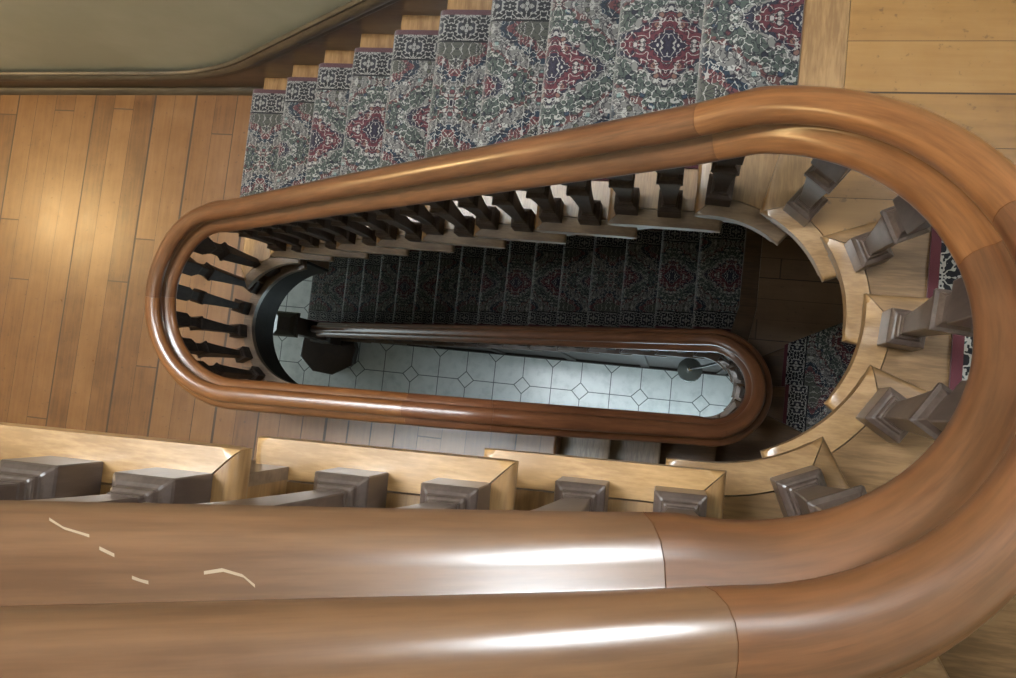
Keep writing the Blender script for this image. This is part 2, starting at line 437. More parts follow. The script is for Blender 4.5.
def make_tread(i, Nn, zf, label, group, mats, landing=False, cat='stair step', name='stair_tread'):
    s0, nose = Nn[i]; s1_, nxt = Nn[i+1]
    z = zf(i); c = P2((s0+s1_)/2, .3)
    t = thing(name, label, cat, (c[0], c[1], z-TH), 0, group)
    back = shift(nxt, .034)
    G_ = .0012
    inner = arc_pts(s1_+.034, s0+RW, RW+G_)
    pts = list(nose)+outer_run(nose[-1], nxt[-1])+back[::-1][:-1]+inner
    nb = len(nose)-1
    bm = prism(bmesh.new(), pts, z-TH, z, list(range(nb)), .012)
    obj('tread_board', bm, mats[0], t, True)
    # return nosing: strip that closes the tread end, mitred in front
    se = s1_+LAP
    a = arc_pts(s0+RW-.0+G_, se, RW-G_); b = arc_pts(se, s0+.0015, 0)
    pts = a+b
    na, nb2 = len(a), len(b)
    edges = list(range(na-1, na+nb2-1))
    bm = prism(bmesh.new(), pts, z-TH, z+.0006, edges, .012)
    obj('return_nosing', bm, mats[1], t, True)
    # riser under the nosing
    f = shift(nose, .030); b = shift(nose, .048)
    st = [P2(s0+.03, .034), P2(s0+.048, .034)]
    f[0] = st[0]; b[0] = st[1]
    bm = prism(bmesh.new(), f+b[::-1], z-RISE, z-TH-.0005)
    obj('riser', bm, mats[2], t)
    return t
for i in range(1, 11):
    make_tread(i, N, zU, '%s carpeted step up from the wooden hall floor, in the flight along the wall' % ORD[i], 'carpeted steps of the flight along the wall', (M['oak'], M['oak_shaded'], M['skirt']))
for i in range(12, 16):
    make_tread(i, N, zU, '%s fan-shaped oak step above the plank landing, in the right-hand turn' % ORD[i-11], 'fan-shaped steps of the right-hand turn', (M['oak_mid'], M['oak_end'], M['oak_mid']))
for i in range(16, 21):
    w = {16: 'straight oak step nearest the right-hand turn in the front flight', 17: 'second oak step from the right-hand turn in the front flight, behind the near handrail',
         18: 'third oak step from the right-hand turn, glaring in the light at the left edge', 19: 'fourth oak step from the right-hand turn of the front flight', 20: 'fifth oak step from the right-hand turn of the front flight'}[i]
    make_tread(i, N, zU, w, 'oak steps of the front flight', (M['oak'], M['oak_lit'], M['oak']))
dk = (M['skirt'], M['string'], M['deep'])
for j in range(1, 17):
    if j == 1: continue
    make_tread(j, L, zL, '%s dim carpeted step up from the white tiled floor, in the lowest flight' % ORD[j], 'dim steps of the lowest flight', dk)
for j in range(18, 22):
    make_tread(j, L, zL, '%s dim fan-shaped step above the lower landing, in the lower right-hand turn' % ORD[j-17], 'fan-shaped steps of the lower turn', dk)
for j in range(22, 24):
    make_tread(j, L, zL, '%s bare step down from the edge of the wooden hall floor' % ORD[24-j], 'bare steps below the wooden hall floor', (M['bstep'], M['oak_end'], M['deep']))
# curtail step at the foot of the lowest flight
z = zL(1); xn = XA+GA
t = thing('curtail_step', 'wide dark bottom step with a clipped end around the dark newel post', 'stair step', (xn, .4, GND))
pts = [(xn-.205, YB), (xn-.205, .44), (xn-.25, .32), (xn-.26, .16), (xn-.10, .02), (xn+.12, .0), (xn+.33, .12), (xn+.35, .30), (xn+.31, .40), (xn+.31, YB)]
obj('tread_board', prism(bmesh.new(), pts, z-TH, z, [0, 1, 2, 3, 4, 5, 6], .012), M['deep'], t, True)
pts = [(xn-.175, YB), (xn-.175, .45), (xn-.22, .32), (xn-.23, .17), (xn-.08, .05), (xn+.11, .03), (xn+.30, .14), (xn+.32, .30), (xn+.28, .40), (xn+.28, YB)]
obj('riser', prism(bmesh.new(), pts, GND, z-TH), M['deep'], t)
# landings (part of the building)
def landing(name, Nn, i, z, mfloor, mats, label):
    s0, nose = Nn[i]; s1_, nxt = Nn[i+1]
    back = shift(nxt, .034); G_ = .0012
    bw = .104
    b_in = shift(nose, bw)
    inner = arc_pts(s1_+.034, s0+RW, RW+G_)
    # front nosing board
    t = thing('landing_nosing', label, 'stair nosing', (nose[1][0], nose[1][1], z-TH))
    pts = list(nose)+b_in[::-1][:-1]+[P2(s0+.10, RW+G_), P2(s0+RW, RW+G_)]
    obj('front_nosing', prism(bmesh.new(), pts, z-TH, z, list(range(len(nose)-1)), .012), mats[0], t, True)
    se = s1_+LAP
    a = arc_pts(s0+RW+G_, se, RW-G_); b = arc_pts(se, s0+.0015, 0); na, nb2 = len(a), len(b)
    obj('return_nosing', prism(bmesh.new(), a+b, z-TH, z+.0006, list(range(na-1, na+nb2-1)), .012), mats[1], t, True)
    f = shift(nose, .030); b = shift(nose, .048); f[0] = P2(s0+.03, .034); b[0] = P2(s0+.048, .034)
    obj('riser', prism(bmesh.new(), f+b[::-1], z-RISE, z-TH-.0005), mats[2], t)
    bi = shift(nose, bw+.0015)
    inn = [p for p in arc_pts(s1_+.034, s0+.10, RW+G_)]
    pts = bi[1:]+[(XR, YB)]+back[::-1][:-1]+inn
    struct(obj(name, prism(bmesh.new(), pts, z-.16, z-.0004), mfloor))
landing('floor_landing', N, 11, zU(11), M['landing'], (M['oak'], M['oak_end'], M['skirt']), 'pale oak nosing along the front edge of the plank landing')
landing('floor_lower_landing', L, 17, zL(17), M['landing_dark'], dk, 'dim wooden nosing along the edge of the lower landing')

# ------------------------------------------------------------------ wooden hall floor with its nosing round the well
sB, sT = L[24][0], N[1][0]
edge = arc_pts(sB+.05, arc_s(3, 98), RW, .03)
pts = [(-7.2, YF), (XB+.105, YF), (XB+.105, edge[0][1]-.0)]
pts = [(-7.2, YF), (XB, YF), (XB, P2(sB, RW)[1])]+edge+[(P2(arc_s(3, 98), RW)[0], YB+.02), (-7.2, YB+.02)]
struct(obj('floor', prism(bmesh.new(), pts, -.31, 0, [1], .012), M['floor']))
a = arc_pts(sB+.001, arc_s(3, 98), RW-.0015, .03); b = arc_pts(arc_s(3, 98), sB+.001, 0, .03)
wn = obj('well_nosing', prism(bmesh.new(), a+b, -TH, .0006, list(range(len(a)-1, len(a)+len(b)-1)), .012), M['string'], None, True)
tag(wn, 'narrow rounded wooden edging of the hall floor around the left end of the well', 'stair nosing')
fa = arc_pts(sB+.03, arc_s(3, 98), .034, .03); fb = arc_pts(arc_s(3, 98), sB+.03, .0485, .03)
wf = obj('well_fascia', prism(bmesh.new(), fa+fb, -.31, -TH-.0005), M['fascia'], None, True)
tag(wf, 'dark curved fascia board under the left edge of the hall floor', 'fascia')

# ------------------------------------------------------------------ strings under the tread ends
def stringer(Nn, zf, ids, last, depth, mat, name, label, s_first=None):
    """stepped board under the tread ends; ids climbing, last = id whose nosing ends it"""
    t = bmesh.new()
    knots = [(Nn[i][0], zf(i)) for i in list(ids)+[last]]
    def pitch(s):
        if s <= knots[0][0]: 
            (a, za), (b, zb) = knots[0], knots[1]
        else:
            for (a, za), (b, zb) in zip(knots, knots[1:]):
                if a <= s <= b: break
        return za+(zb-za)*(s-a)/(b-a)
    def smooth(s): return sum(pitch(max(knots[0][0], min(knots[-1][0], s+k*.03))) for k in range(-5, 6))/11
    for i, nx in zip(list(ids), list(ids)[1:]+[last]):
        a = Nn[i][0]+.03; b = Nn[nx][0]+.03; top = zf(i)-TH-.0005
        n = max(2, int((b-a)/.03))
        for k in range(n):
            sa, sb = a+(b-a)*k/n, a+(b-a)*(k+1)/n
            q = []
            for s in (sa, sb):
                zb = min(smooth(s)-RISE-depth, top-.02)
                q.append([(*P2(s, .033), zb), (*P2(s, .033), top), (*P2(s, .0485), top), (*P2(s, .0485), zb)])
            v = [[t.verts.new(p) for p in r] for r in q]
            for e in range(4):
                t.faces.new((v[0][e], v[0][(e+1) % 4], v[1][(e+1) % 4], v[1][e]))
            if k == 0: t.faces.new(v[0])
            if k == n-1: t.faces.new(v[1][::-1])
    bmesh.ops.remove_doubles(t, verts=t.verts, dist=1e-5)
    o = obj(name, t, mat, None, True)
    tag(o, label, 'stringer')
stringer(N, zU, range(2, 11), 11, .10, M['string'], 'stair_stringer', 'stepped side board under the tread ends of the carpeted flight, facing the well')
stringer(N, zU, range(11, 16), 16, .10, M['string'], 'stair_stringer', 'curved side board under the fan-shaped treads on the right of the well')
stringer(N, zU, range(16, 20), 20, .10, M['string'], 'stair_stringer', 'side board under the tread ends of the front flight')
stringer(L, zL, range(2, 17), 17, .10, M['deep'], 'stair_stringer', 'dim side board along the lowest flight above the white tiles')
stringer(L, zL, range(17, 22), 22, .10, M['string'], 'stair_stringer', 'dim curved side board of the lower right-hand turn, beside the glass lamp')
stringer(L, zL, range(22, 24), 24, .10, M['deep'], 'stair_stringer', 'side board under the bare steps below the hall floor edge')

# panelling that closes the space under the lowest flight
t = thing('spandrel_panel', 'dark wooden panelling closing the space under the lowest flight, beside the white tiles', 'panelling', (-1.0, .40, GND))
def sp_top(x):
    j = (x-XA)/GA; return min(GND+(j-1)*RISE-.22, zL(17)-.30)
xs_ = [-3.05+.25*k for k in range(19)]; yp = C1[1]+C1[2]+.045
bm = bmesh.new(); rows = []
for x in xs_:
    rows.append([bm.verts.new((x, yp, GND)), bm.verts.new((x, yp, max(GND+.02, sp_top(x)))), bm.verts.new((x, yp+.03, max(GND+.02, sp_top(x)))), bm.verts.new((x, yp+.03, GND))])
for A, B in zip(rows, rows[1:]):
    for e in range(4): bm.faces.new((A[e], A[(e+1) % 4], B[(e+1) % 4], B[e]))
bm.faces.new(rows[0]); bm.faces.new(rows[-1][::-1])
obj('panel_board', bm, M['fascia'], t)
bm = bmesh.new(); box(bm, -3.05, yp-.022, GND+.0006, 1.44, yp-.0005, GND+.16)
obj('base_rail', bm, M['fascia'], t)
for k in range(6):
    x = -2.4+.72*k; top = sp_top(x)-.04
    if top > GND+.3:
        bm = bmesh.new(); box(bm, x-.04, yp-.016, GND+.1605, x+.04, yp-.0005, top); obj('stile', bm, M['fascia'], t)
# ------------------------------------------------------------------ carpets
def carpet_strip(name, label, prof, ya, yb, group=None):
    """prof: (x, z) line of the pile climbing; laid across y from the outer edge yb in to ya"""
    bm = bmesh.new(); uvl = bm.loops.layers.uv.new('UVMap')
    d = [0]
    for p, q in zip(prof, prof[1:]): d.append(d[-1]+math.hypot(q[0]-p[0], q[1]-p[1]))
    ny = 2; rows = []
    wl = bm.verts.layers.float.new('wear_or_lit')  # strength of the painted light along each nosing
    for i, (x, z) in enumerate(prof):
        rows.append([bm.verts.new((x, ya+(yb-ya)*k/ny, z)) for k in range(ny+1)])
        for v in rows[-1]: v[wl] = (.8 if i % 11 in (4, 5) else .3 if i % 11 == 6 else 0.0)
    for i in range(len(prof)-1):
        for k in range(ny):
            f = bm.faces.new((rows[i][k], rows[i][k+1], rows[i+1][k+1], rows[i+1][k])); f.smooth = True
            for l, (ii, kk) in zip(f.loops, ((i, k), (i, k+1), (i+1, k+1), (i+1, k))):
                l[uvl].uv = ((yb-ya)*(1-kk/ny), d[ii])
    o = obj(name, bm, M['carpet'])
    tag(o, label, 'carpet', group)
    s = o.modifiers.new('pile', 'SOLIDIFY'); s.thickness = .007; s.offset = 0
    return o
def flight_profile(xs, zf, ids):
    """pile line over the steps ids (climbing +x)"""
    pr = []
    for i in ids:
        x, z, nx = xs(i), zf(i), xs(i+1)
        pr += [(x+.022, z-RISE+.012), (x+.022, z-.052), (x+.004, z-.046), (x-.013, z-.036), (x-.020, z-.022), (x-.019, z-.010), (x-.013, z-.0005), (x-.003, z+.0055), (x+.012, z+.0085), (nx+.010, z+.0085), (nx+.019, z+.009)]
    x, z = xs(ids[-1]+1), zf(ids[-1]+1)
    pr += [(x+.022, z-RISE+.016), (x+.022, z-TH-.006)]
    return pr
xsC = lambda i: XC-(11-i)*GC - (.034 if i == 1 else 0)
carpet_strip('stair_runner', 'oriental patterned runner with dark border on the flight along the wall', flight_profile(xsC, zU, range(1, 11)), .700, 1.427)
xsL = lambda j: XA+j*GA-(.205 if j == 1 else 0)
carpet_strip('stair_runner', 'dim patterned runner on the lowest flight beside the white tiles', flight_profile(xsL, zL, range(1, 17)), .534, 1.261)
def carpet_patch(name, label, pts, z, ox, du=0):
    bm = bmesh.new(); uvl = bm.loops.layers.uv.new('UVMap')
    lo = [bm.verts.new((p[0], p[1], z+.0008)) for p in pts]; hi = [bm.verts.new((p[0], p[1], z+.0085)) for p in pts]
    n = len(pts); fs = [bm.faces.new(hi), bm.faces.new(lo[::-1])]+[bm.faces.new((lo[i], lo[(i+1) % n], hi[(i+1) % n], hi[i])) for i in range(n)]
    for f in fs:
        for l in f.loops: l[uvl].uv = (l.vert.co.x-ox, 1.7-l.vert.co.y)
    return tag(obj(name, bm, M['carpet']), label, 'carpet')
def clip_tread(Nn, i, x0, x1, ob=-.012, ov=.022):
    a = shift(Nn[i][1], ob); b = shift(Nn[i+1][1], ov)
    def aty(poly, x):
        p, q = poly[-2], poly[-1]; return p[1]+(q[1]-p[1])*(x-p[0])/(q[0]-p[0])
    return [(x0, aty(a, x0)), (x1, aty(a, x1)), (x1, aty(b, x1)), (x0, aty(b, x0))]
carpet_patch('step_carpet', 'patterned carpet piece with a red edge on the first fan-shaped step past the landing', clip_tread(N, 12, .515, 1.242), zU(12), .515)
carpet_patch('step_carpet', 'patterned carpet piece with a red edge on the second fan-shaped step, behind a dark baluster', clip_tread(N, 13, .515, 1.242), zU(13), .515)
for j, w in ((18, 'first'), (19, 'second')):
    carpet_patch('step_carpet', 'dim grey-green carpet piece on the %s fan-shaped step of the lower turn' % w, clip_tread(L, j, .65, 1.377), zL(j), .65)

# ------------------------------------------------------------------ handrail: one continuous rail in jointed lengths
HR = .640
kn = []
for j in range(1, 25): kn.append((L[j][0], zL(j)+HR))
kn[0] = (kn[0][0], kn[0][1]+.03)
sl = lambda x: PATH.s_x(2, x)
kn += [(sl(-.74), .735), (sl(-1.5), .745), (arc_s(3, 235), .765), (arc_s(3, 180), .80), (arc_s(3, 140), .87)]
EASE = {6: -.010, 7: -.015, 8: -.022, 9: -.032, 10: -.042, 11: -.046, 12: -.036, 13: -.024, 14: -.014, 15: -.006}
for i in range(2, 22): kn.append((N[i][0], zU(i)+HR+EASE.get(i, 0)))
kn.sort()
def rail_raw(s):
    if s <= kn[0][0]: return kn[0][1]
    for (a, za), (b, zb) in zip(kn, kn[1:]):
        if a <= s <= b: return za+(zb-za)*(s-a)/(b-a) if b > a else za
    (a, za), (b, zb) = kn[-2:]
    return za+(zb-za)*(s-a)/(b-a)
def rail_z(s):
    w = [(k, math.exp(-(k/4)**2)) for k in range(-8, 9)]
    return sum(rail_raw(s+k*.028)*q for k, q in w)/sum(q for k, q in w)
half = [(0, 0), (.010, -.0008), (.020, -.004), (.0285, -.011), (.0335, -.021), (.0345, -.030), (.0315, -.038), (.0255, -.0435), (.0195, -.049), (.0175, -.055), (.0195, -.0605),
        (.0265, -.064), (.040, -.0665), (.053, -.072), (.0630, -.081), (.0680, -.091), (.0665, -.099), (.060, -.105), (.052, -.109), (.046, -.113), (.043, -.121), (.036, -.125), (0, -.125)]
prof = [(y, z) for y, z in half]+[(-y, z) for y, z in half[-2:0:-1]]
RAIL_BOT = .125
def rail_frame(s):
    e = .012
    a = Vector((*P2(s-e, OFF), rail_z(s-e))); b = Vector((*P2(s+e, OFF), rail_z(s+e)))
    p = Vector((*P2(s, OFF), rail_z(s))); t = (b-a).normalized()
    lat = Vector((-t.y, t.x, 0)).normalized(); up = t.cross(lat)
    if up.z < 0: up = -up
    return p, lat, up
def rail_section(sa, sb, mat, parent):
    bm = bmesh.new(); uvl = bm.loops.layers.uv.new('UVMap')
    n = max(3, int((sb-sa)/.016)); rows = []; ss = []
    per = [0]
    for p, q in zip(prof, prof[1:]+prof[:1]): per.append(per[-1]+math.hypot(q[0]-p[0], q[1]-p[1]))
    for k in range(n+1):
        s = sa+(sb-sa)*k/n
        p, lat, up = rail_frame(s)
        shr = .992 if k in (0, n) else 1.0
        rows.append([bm.verts.new(p+lat*y*shr+up*(z if shr == 1 else -.06+(z+.06)*shr)) for y, z in prof]); ss.append(s)
        if k == 0 or k == n-1: pass
    m = len(prof)
    for k in range(n):
        for i in range(m):
            j = (i+1) % m
            f = bm.faces.new((rows[k][i], rows[k][j], rows[k+1][j], rows[k+1][i]))
            for l, (kk, ii) in zip(f.loops, ((k, i), (k, i+1), (k+1, i+1), (k+1, i))):
                l[uvl].uv = (ss[kk], per[ii])
    for r in (rows[0], rows[-1][::-1]): bm.faces.new(r)
    return obj('rail_length', bm, mat, parent, True, auto=50)
RAIL = thing('handrail', 'long moulded brown wooden handrail winding around the well down to the newel', 'handrail', (*P2(PATH.s_x(0, -3.45), OFF), GND))
S_END = PATH.len
joints = [PATH.s_x(0, -3.40), PATH.s_x(0, -1.2), arc_s(1, 60), arc_s(1, -70), PATH.s_x(2, -.69), PATH.s_x(2, -1.075), arc_s(3, 177), PATH.s_x(4, .0), arc_s(5, 13), PATH.s0[6]+.003, S_END]
mats = ['rail_c', 'rail_c', 'rail_c', 'rail_c', 'rail_c', 'rail_b', 'rail_b', 'rail_b', 'rail_b', 'rail_b']
mats = ['rail_c', 'rail_c', 'rail_c', 'rail_c', 'rail_c', 'rail_a', 'rail_b', 'rail_a', 'rail_b', 'rail_b']
mats[-1] = 'rail_d'
for (a, b), mm in zip(zip(joints, joints[1:]), mats):
    rail_section(a+.0003, b-.0003, M[mm], RAIL)

# pale scratches worn through the varnish on the near length
near = [c for c in RAIL.children][-1]
def rail_pt(s, w):
    # point on the well side of the rail, w runs 0 (groove) .. 1 (widest point of the lower bead)
    p, lat, up = rail_frame(s)
    seg = [(-q[0], q[1]) for q in half[11:18]]
    t = w*(len(seg)-1); i = min(int(t), len(seg)-2); f = t-i
    a, b = Vector(seg[i]), Vector(seg[i+1]); q = a+(b-a)*f; nrm = Vector((-(b-a).y, (b-a).x)).normalized()
    if nrm.y < 0: nrm = -nrm
    q = q+nrm*.0004
    return p+lat*q.x+up*q.y
def scratch(pts, wid):
    bm = bmesh.new(); top = []
    for k, (x, w) in enumerate(pts):
        ww = wid*(.25 if k in (0, len(pts)-1) else 1)
        s = PATH.s_x(6, x); top.append((bm.verts.new(rail_pt(s-ww, w)), bm.verts.new(rail_pt(s+ww, w+.02))))
    for a, b in zip(top, top[1:]): bm.faces.new((a[0], a[1], b[1], b[0]))
    bm.transform(Matrix.Translation(-RAIL.location)); o = obj('scratch', bm, M['bare'], near, world=False); o['label'] = 'pale scratch'
scratch([(-.232, .46), (-.2265, .40), (-.221, .37), (-.2175, .35)], .00036)
scratch([(-.2135, .28), (-.208, .24)], .00036)
scratch([(-.201, .12), (-.1975, .10), (-.195, .09)], .00036)
scratch([(-.175, .14), (-.168, .155), (-.160, .12), (-.155, .06)], .00036)
# ------------------------------------------------------------------ balusters
BH = .033
def soften(bm):
    bmesh.ops.recalc_face_normals(bm, faces=bm.faces)
    es = [e for e in bm.edges if len(e.link_faces) == 2 and e.calc_face_angle(0) > .5]
    bmesh.ops.bevel(bm, geom=es, offset=.0014, segments=1, profile=.5, affect='EDGES', clamp_overlap=True)
def baluster_meshes(mat):
    bm = square_stack(bmesh.new(), [(BH, 0), (BH, .0675), (.0315, .0705), (.0265, .0755), (.0222, .0780), (.0222, .0850), (.0200, .0875), (.0175, .0890), (.0175, .098)])
    soften(bm); a = bpy.data.meshes.new('base_block'); bm.to_mesh(a); bm.free()
    # shaft from 0 to 1 (scaled to the height left): slim foot swelling upwards, collar, neck
    bm = square_stack(bmesh.new(), [(.0165, 0), (.019, .2), (.0235, .48), (.028, .70), (.0325, .715), (.0325, .745), (.027, .76), (.021, .80), (.020, .90), (.024, .93), (.024, .955), (.029, .97), (.029, 1.0)])
    soften(bm); b = bpy.data.meshes.new('shaft'); bm.to_mesh(b); bm.free()
    bm = square_stack(bmesh.new(), [(.0305, 0), (.0325, .004), (.0325, .16), (.0325, .17)])
    soften(bm); c = bpy.data.meshes.new('top_block'); bm.to_mesh(c); bm.free()
    for m_ in (a, b, c): m_.materials.append(mat)
    return a, b, c
BM_ = baluster_meshes(M['baluster']); BD_ = baluster_meshes(M['baluster_shaded'])
def PATH_K(s): return .02/max(1e-6, (PATH.at(s+.01, OFF)[0]-PATH.at(s-.01, OFF)[0]).length)
def baluster(s, zbase, label, group):
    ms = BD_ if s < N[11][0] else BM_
    p, u = PATH.at(s, OFF)
    sl_ = (rail_z(s+.01)-rail_z(s-.01))/.02*PATH_K(s)
    top = rail_z(s)-RAIL_BOT*math.sqrt(1+sl_*sl_)+.010
    H = top-zbase
    o = thing('baluster', label, 'baluster', (p.x, p.y, zbase+.0006), math.atan2(u.y, u.x), group)
    blk = .13
    for me, nm, z, sz in ((ms[0], 'base_block', 0, 1), (ms[1], 'shaft', .098, (H-.098-blk)), (ms[2], 'top_block', H-blk, blk/.17)):
        c = bpy.data.objects.new(nm, me); C.objects.link(c); c.parent = o; c.location = (0, 0, z); c.scale = (1, 1, sz)
    return o
gU = 'balusters of the carpeted flight'
for i in range(2, 11):
    for k, d in enumerate((.055, .178)):
        if i == 10 and k == 1: continue
        baluster(N[i][0]+d, zU(i), 'dark square baluster, %s one on the %s carpeted step' % (('lower', 'upper')[k], ORD[i]), gU)
for i, a, w in ((11, 53, 'on the edge of the plank landing'), (12, 25, 'on the first fan-shaped step past the landing'), (13, -5, 'on the second fan-shaped step past the landing'),
                (14, -33, 'on the third fan-shaped step past the landing'), (15, -66, 'on the fourth fan-shaped step, beside the front flight')):
    baluster(arc_s(5, a), zU(i), 'dark moulded square baluster standing alone '+w, 'balusters around the right-hand turn')
for i in range(16, 21):
    for k, d in enumerate((.060, .187)):
        baluster(N[i][0]+d, zU(i), 'grey-brown square baluster, %s one on the %s straight step beyond the turn' % (('right-hand', 'left-hand')[k], ORD[i-15]), 'balusters of the front flight')
sa, sb = sB+.07, arc_s(3, 128)
nb = 20
for k in range(nb):
    s = sa+(sb-sa)*k/(nb-1)
    w = 'hidden under the level front rail' if s < PATH.s0[3]-.05 else 'on the rounded left end of the well'
    baluster(s, 0, 'dark slim baluster %s, %s from the carpeted flight' % (w, ORD[nb-k]), 'balusters around the hall floor edge')
for j in range(2, 17):
    for k, d in enumerate((.055, .178)):
        baluster(L[j][0]+d, zL(j), 'dim baluster, %s one on the %s step of the lowest flight' % (('lower', 'upper')[k], ORD[j]), 'dim balusters of the lowest flight')
for j, a in ((17, 50), (18, 22), (19, -7), (20, -40), (21, -78)):
    baluster(arc_s(1, a), zL(j), 'dim baluster on the %s tread of the lower right-hand turn' % ORD[j-16], 'dim balusters of the lower turn')
for j in range(22, 24):
    for k, d in enumerate((.055, .178)):
        baluster(L[j][0]+d, zL(j), 'dim baluster, %s one on the %s bare step below the hall floor' % (('lower', 'upper')[k], ORD[24-j]), 'dim balusters below the hall floor')

# ------------------------------------------------------------------ newel post at the foot
nx, ny = -3.50, P2(PATH.s_x(0, -3.5), OFF)[1]
t = thing('newel_post', 'massive dark square newel post with a flat cap on the bottom step', 'newel post', (nx, ny, zL(1)))
obj('base', square_stack(bmesh.new(), [(.105, zL(1)), (.105, zL(1)+.30), (.092, zL(1)+.325), (.085, zL(1)+.34)], nx, ny), M['deep'], t)
obj('shaft', square_stack(bmesh.new(), [(.080, zL(1)+.34), (.080, zL(1)+1.02)], nx, ny), M['deep'], t)
obj('cap', square_stack(bmesh.new(), [(.084, zL(1)+1.02), (.098, zL(1)+1.04), (.115, zL(1)+1.06), (.115, zL(1)+1.10), (.10, zL(1)+1.125), (.06, zL(1)+1.15)], nx, ny), M['deep'], t)

# ------------------------------------------------------------------ lamp hanging in the well
lx, ly, lz = .142, .305, -2.15
t = thing('pendant_lamp', 'small ribbed glass lamp hanging over the white tiles near the lower turn', 'lamp', (lx, ly, lz))
rings = [(.018, lz+.070)]
for k in range(6): r0 = .022+.0105*k; zz = lz+.066-.009*k; rings += [(r0, zz+.003), (r0+.004, zz+.003), (r0+.006, zz-.004), (r0+.0095, zz-.004)]
rings += [(.086, lz+.008), (.088, lz), (.084, lz-.003), (.015, lz+.05)]
obj('lamp_shade', lathe(bmesh.new(), rings, lx, ly, 40, .02), M['shade'], t, True, auto=25)
obj('finial', lathe(bmesh.new(), [(.011, lz+.060), (.014, lz+.075), (.012, lz+.088), (.006, lz+.095)], lx, ly, 16), M['brass'], t, True)
e = P2(arc_s(1, 52), .034)
obj('stem', tube(bmesh.new(), [(lx, ly, lz+.09), (lx, ly, lz+.20)], .005), M['iron'], t, True)
obj('bracket_arm', tube(bmesh.new(), [(lx, ly, lz+.20), (lx+(e[0]-lx)*.4, ly+(e[1]-ly)*.4, lz+.28), (e[0], e[1], lz+.62)],   .008), M['iron'], t, True)

# ------------------------------------------------------------------ the room
def poly_wall(name, pts, z0, z1, th, mat):
    """wall along a plan polyline, thickness th to its left"""
    return struct(obj(name, prism(bmesh.new(), list(pts)+[(p[0]+n[0]*th, p[1]+n[1]*th) for p, n in reversed(list(zip(pts, th_n(pts))))], z0, z1), mat))
def th_n(pts):
    out = []
    for k in range(len(pts)):
        a = Vector(pts[max(k-1, 0)]); b = Vector(pts[min(k+1, len(pts)-1)]); u = (b-a).normalized(); out.append((-u.y, u.x))
    return out
CEIL = 7.4; XL = -7.2
BW = [(XL, 1.372), (-2.42, YB), (XR+.0, YB)]           # back wall, very slightly out of true in the hall
def pierced_wall(name, axis, pos, th, a0, a1, z0, z1, hole, mat):
    """wall with one rectangular opening; axis 'x' runs along x"""
    h0, h1, hz0, hz1 = hole; bm = bmesh.new()
    for (p, q, r, s) in ((a0, h0, z0, z1), (h1, a1, z0, z1), (h0, h1, z0, hz0), (h0, h1, hz1, z1)):
        if q-p < 1e-4 or s-r < 1e-4: continue
        if axis == 'x': box(bm, p, pos, r, q, pos+th, s)
        else: box(bm, pos, p, r, pos+th, q, s)
    return struct(obj(name, bm, mat))
def window(name, axis, pos, th, hole, mat, nx_, nz_, m=.04):
    h0, h1, z0, z1 = hole
    def bx(bm, p, r, q, s, d0, d1):
        if axis == 'x': box(bm, p, pos+d0, r, q, pos+d1, s)
        else: box(bm, pos+d0, p, r, pos+d1, q, s)
    bm = bmesh.new(); bx(bm, h0, z0, h1, z1, th*.45, th*.5)
    w = struct(obj(name, bm, mat))
    bm = bmesh.new()
    for k in range(nx_+1):
        c = h0+(h1-h0)*k/nx_; c = min(max(c, h0+m/2), h1-m/2); bx(bm, c-m/2, z0, c+m/2, z1, th*.3, th*.65)
    for k in range(nz_+1):
        c = z0+(z1-z0)*k/nz_; c = min(max(c, z0+m/2), z1-m/2); bx(bm, h0, c-m/2, h1, c+m/2, th*.3, th*.65)
    obj('window_frame', bm, M['frame'], w, world=False)
HF = (-.75, .65, GND+.05, GND+1.0)
pierced_wall('wall_front', 'x', YF-.15, .15, XL, XR+.15, GND, CEIL, HF, M['wall'])
window('window_1', 'x', YF-.15, .15, HF, M['daylight'], 3, 2)
HR_ = (.55, 1.10, 3.70, 4.45)
pierced_wall('wall_right', 'y', XR, .15, YF-.15, YB+.15, GND, CEIL, HR_, M['wall'])
window('window_4', 'y', XR, .15, HR_, M['stairlight'], 2, 3)
wpts = [(XL-.15, 1.372-.005), (-2.42, YB), (XR+.15, YB)]
struct(obj('wall_back', prism(bmesh.new(), wpts+[(XR+.15, YB+.15), (XL-.15, YB+.15)], GND, CEIL), M['wall']))
HL = (-1.15, 1.25, GND+.1, GND+1.9)
pierced_wall('wall_left', 'y', XL-.15, .15, YF-.15, 1.5, GND, CEIL, HL, M['wall'])
window('window_2', 'y', XL-.15, .15, HL, M['sidelight'], 2, 3)
struct(obj('floor_ground', box(bmesh.new(), XL-.15, YF-.15, GND-.1, XR+.15, YB+.15, GND), M['tile']))
# ceiling with a glazed skylight
SX0, SX1, SY0, SY1 = -4.1, -1.1, .42, 1.47
TX0, TX1, TY0, TY1 = -3.7, -2.2, -.80, -.42       # a second, narrow rooflight, added to make the near steps glare
bm = bmesh.new()
for (a, b, c, d) in ((XL-.15, YF-.15, SX0, YB+.15), (SX1, YF-.15, XR+.15, YB+.15), (SX0, SY1, SX1, YB+.15), (SX0, TY1, SX1, SY0),
                     (SX0, YF-.15, SX1, TY0), (SX0, TY0, TX0, TY1), (TX1, TY0, SX1, TY1)): box(bm, a, b, CEIL, c, d, CEIL+.15)
struct(obj('ceiling', bm, M['white']))
bm = bmesh.new(); box(bm, TX0, TY0, CEIL+.08, TX1, TY1, CEIL+.09)
w = struct(obj('added_rooflight', bm, M['skylight']))
bm = bmesh.new()
for k in range(1, 3): x = TX0+(TX1-TX0)*k/3; box(bm, x-.02, TY0, CEIL+.03, x+.02, TY1, CEIL+.075)
obj('window_frame', bm, M['frame'], w, world=False)
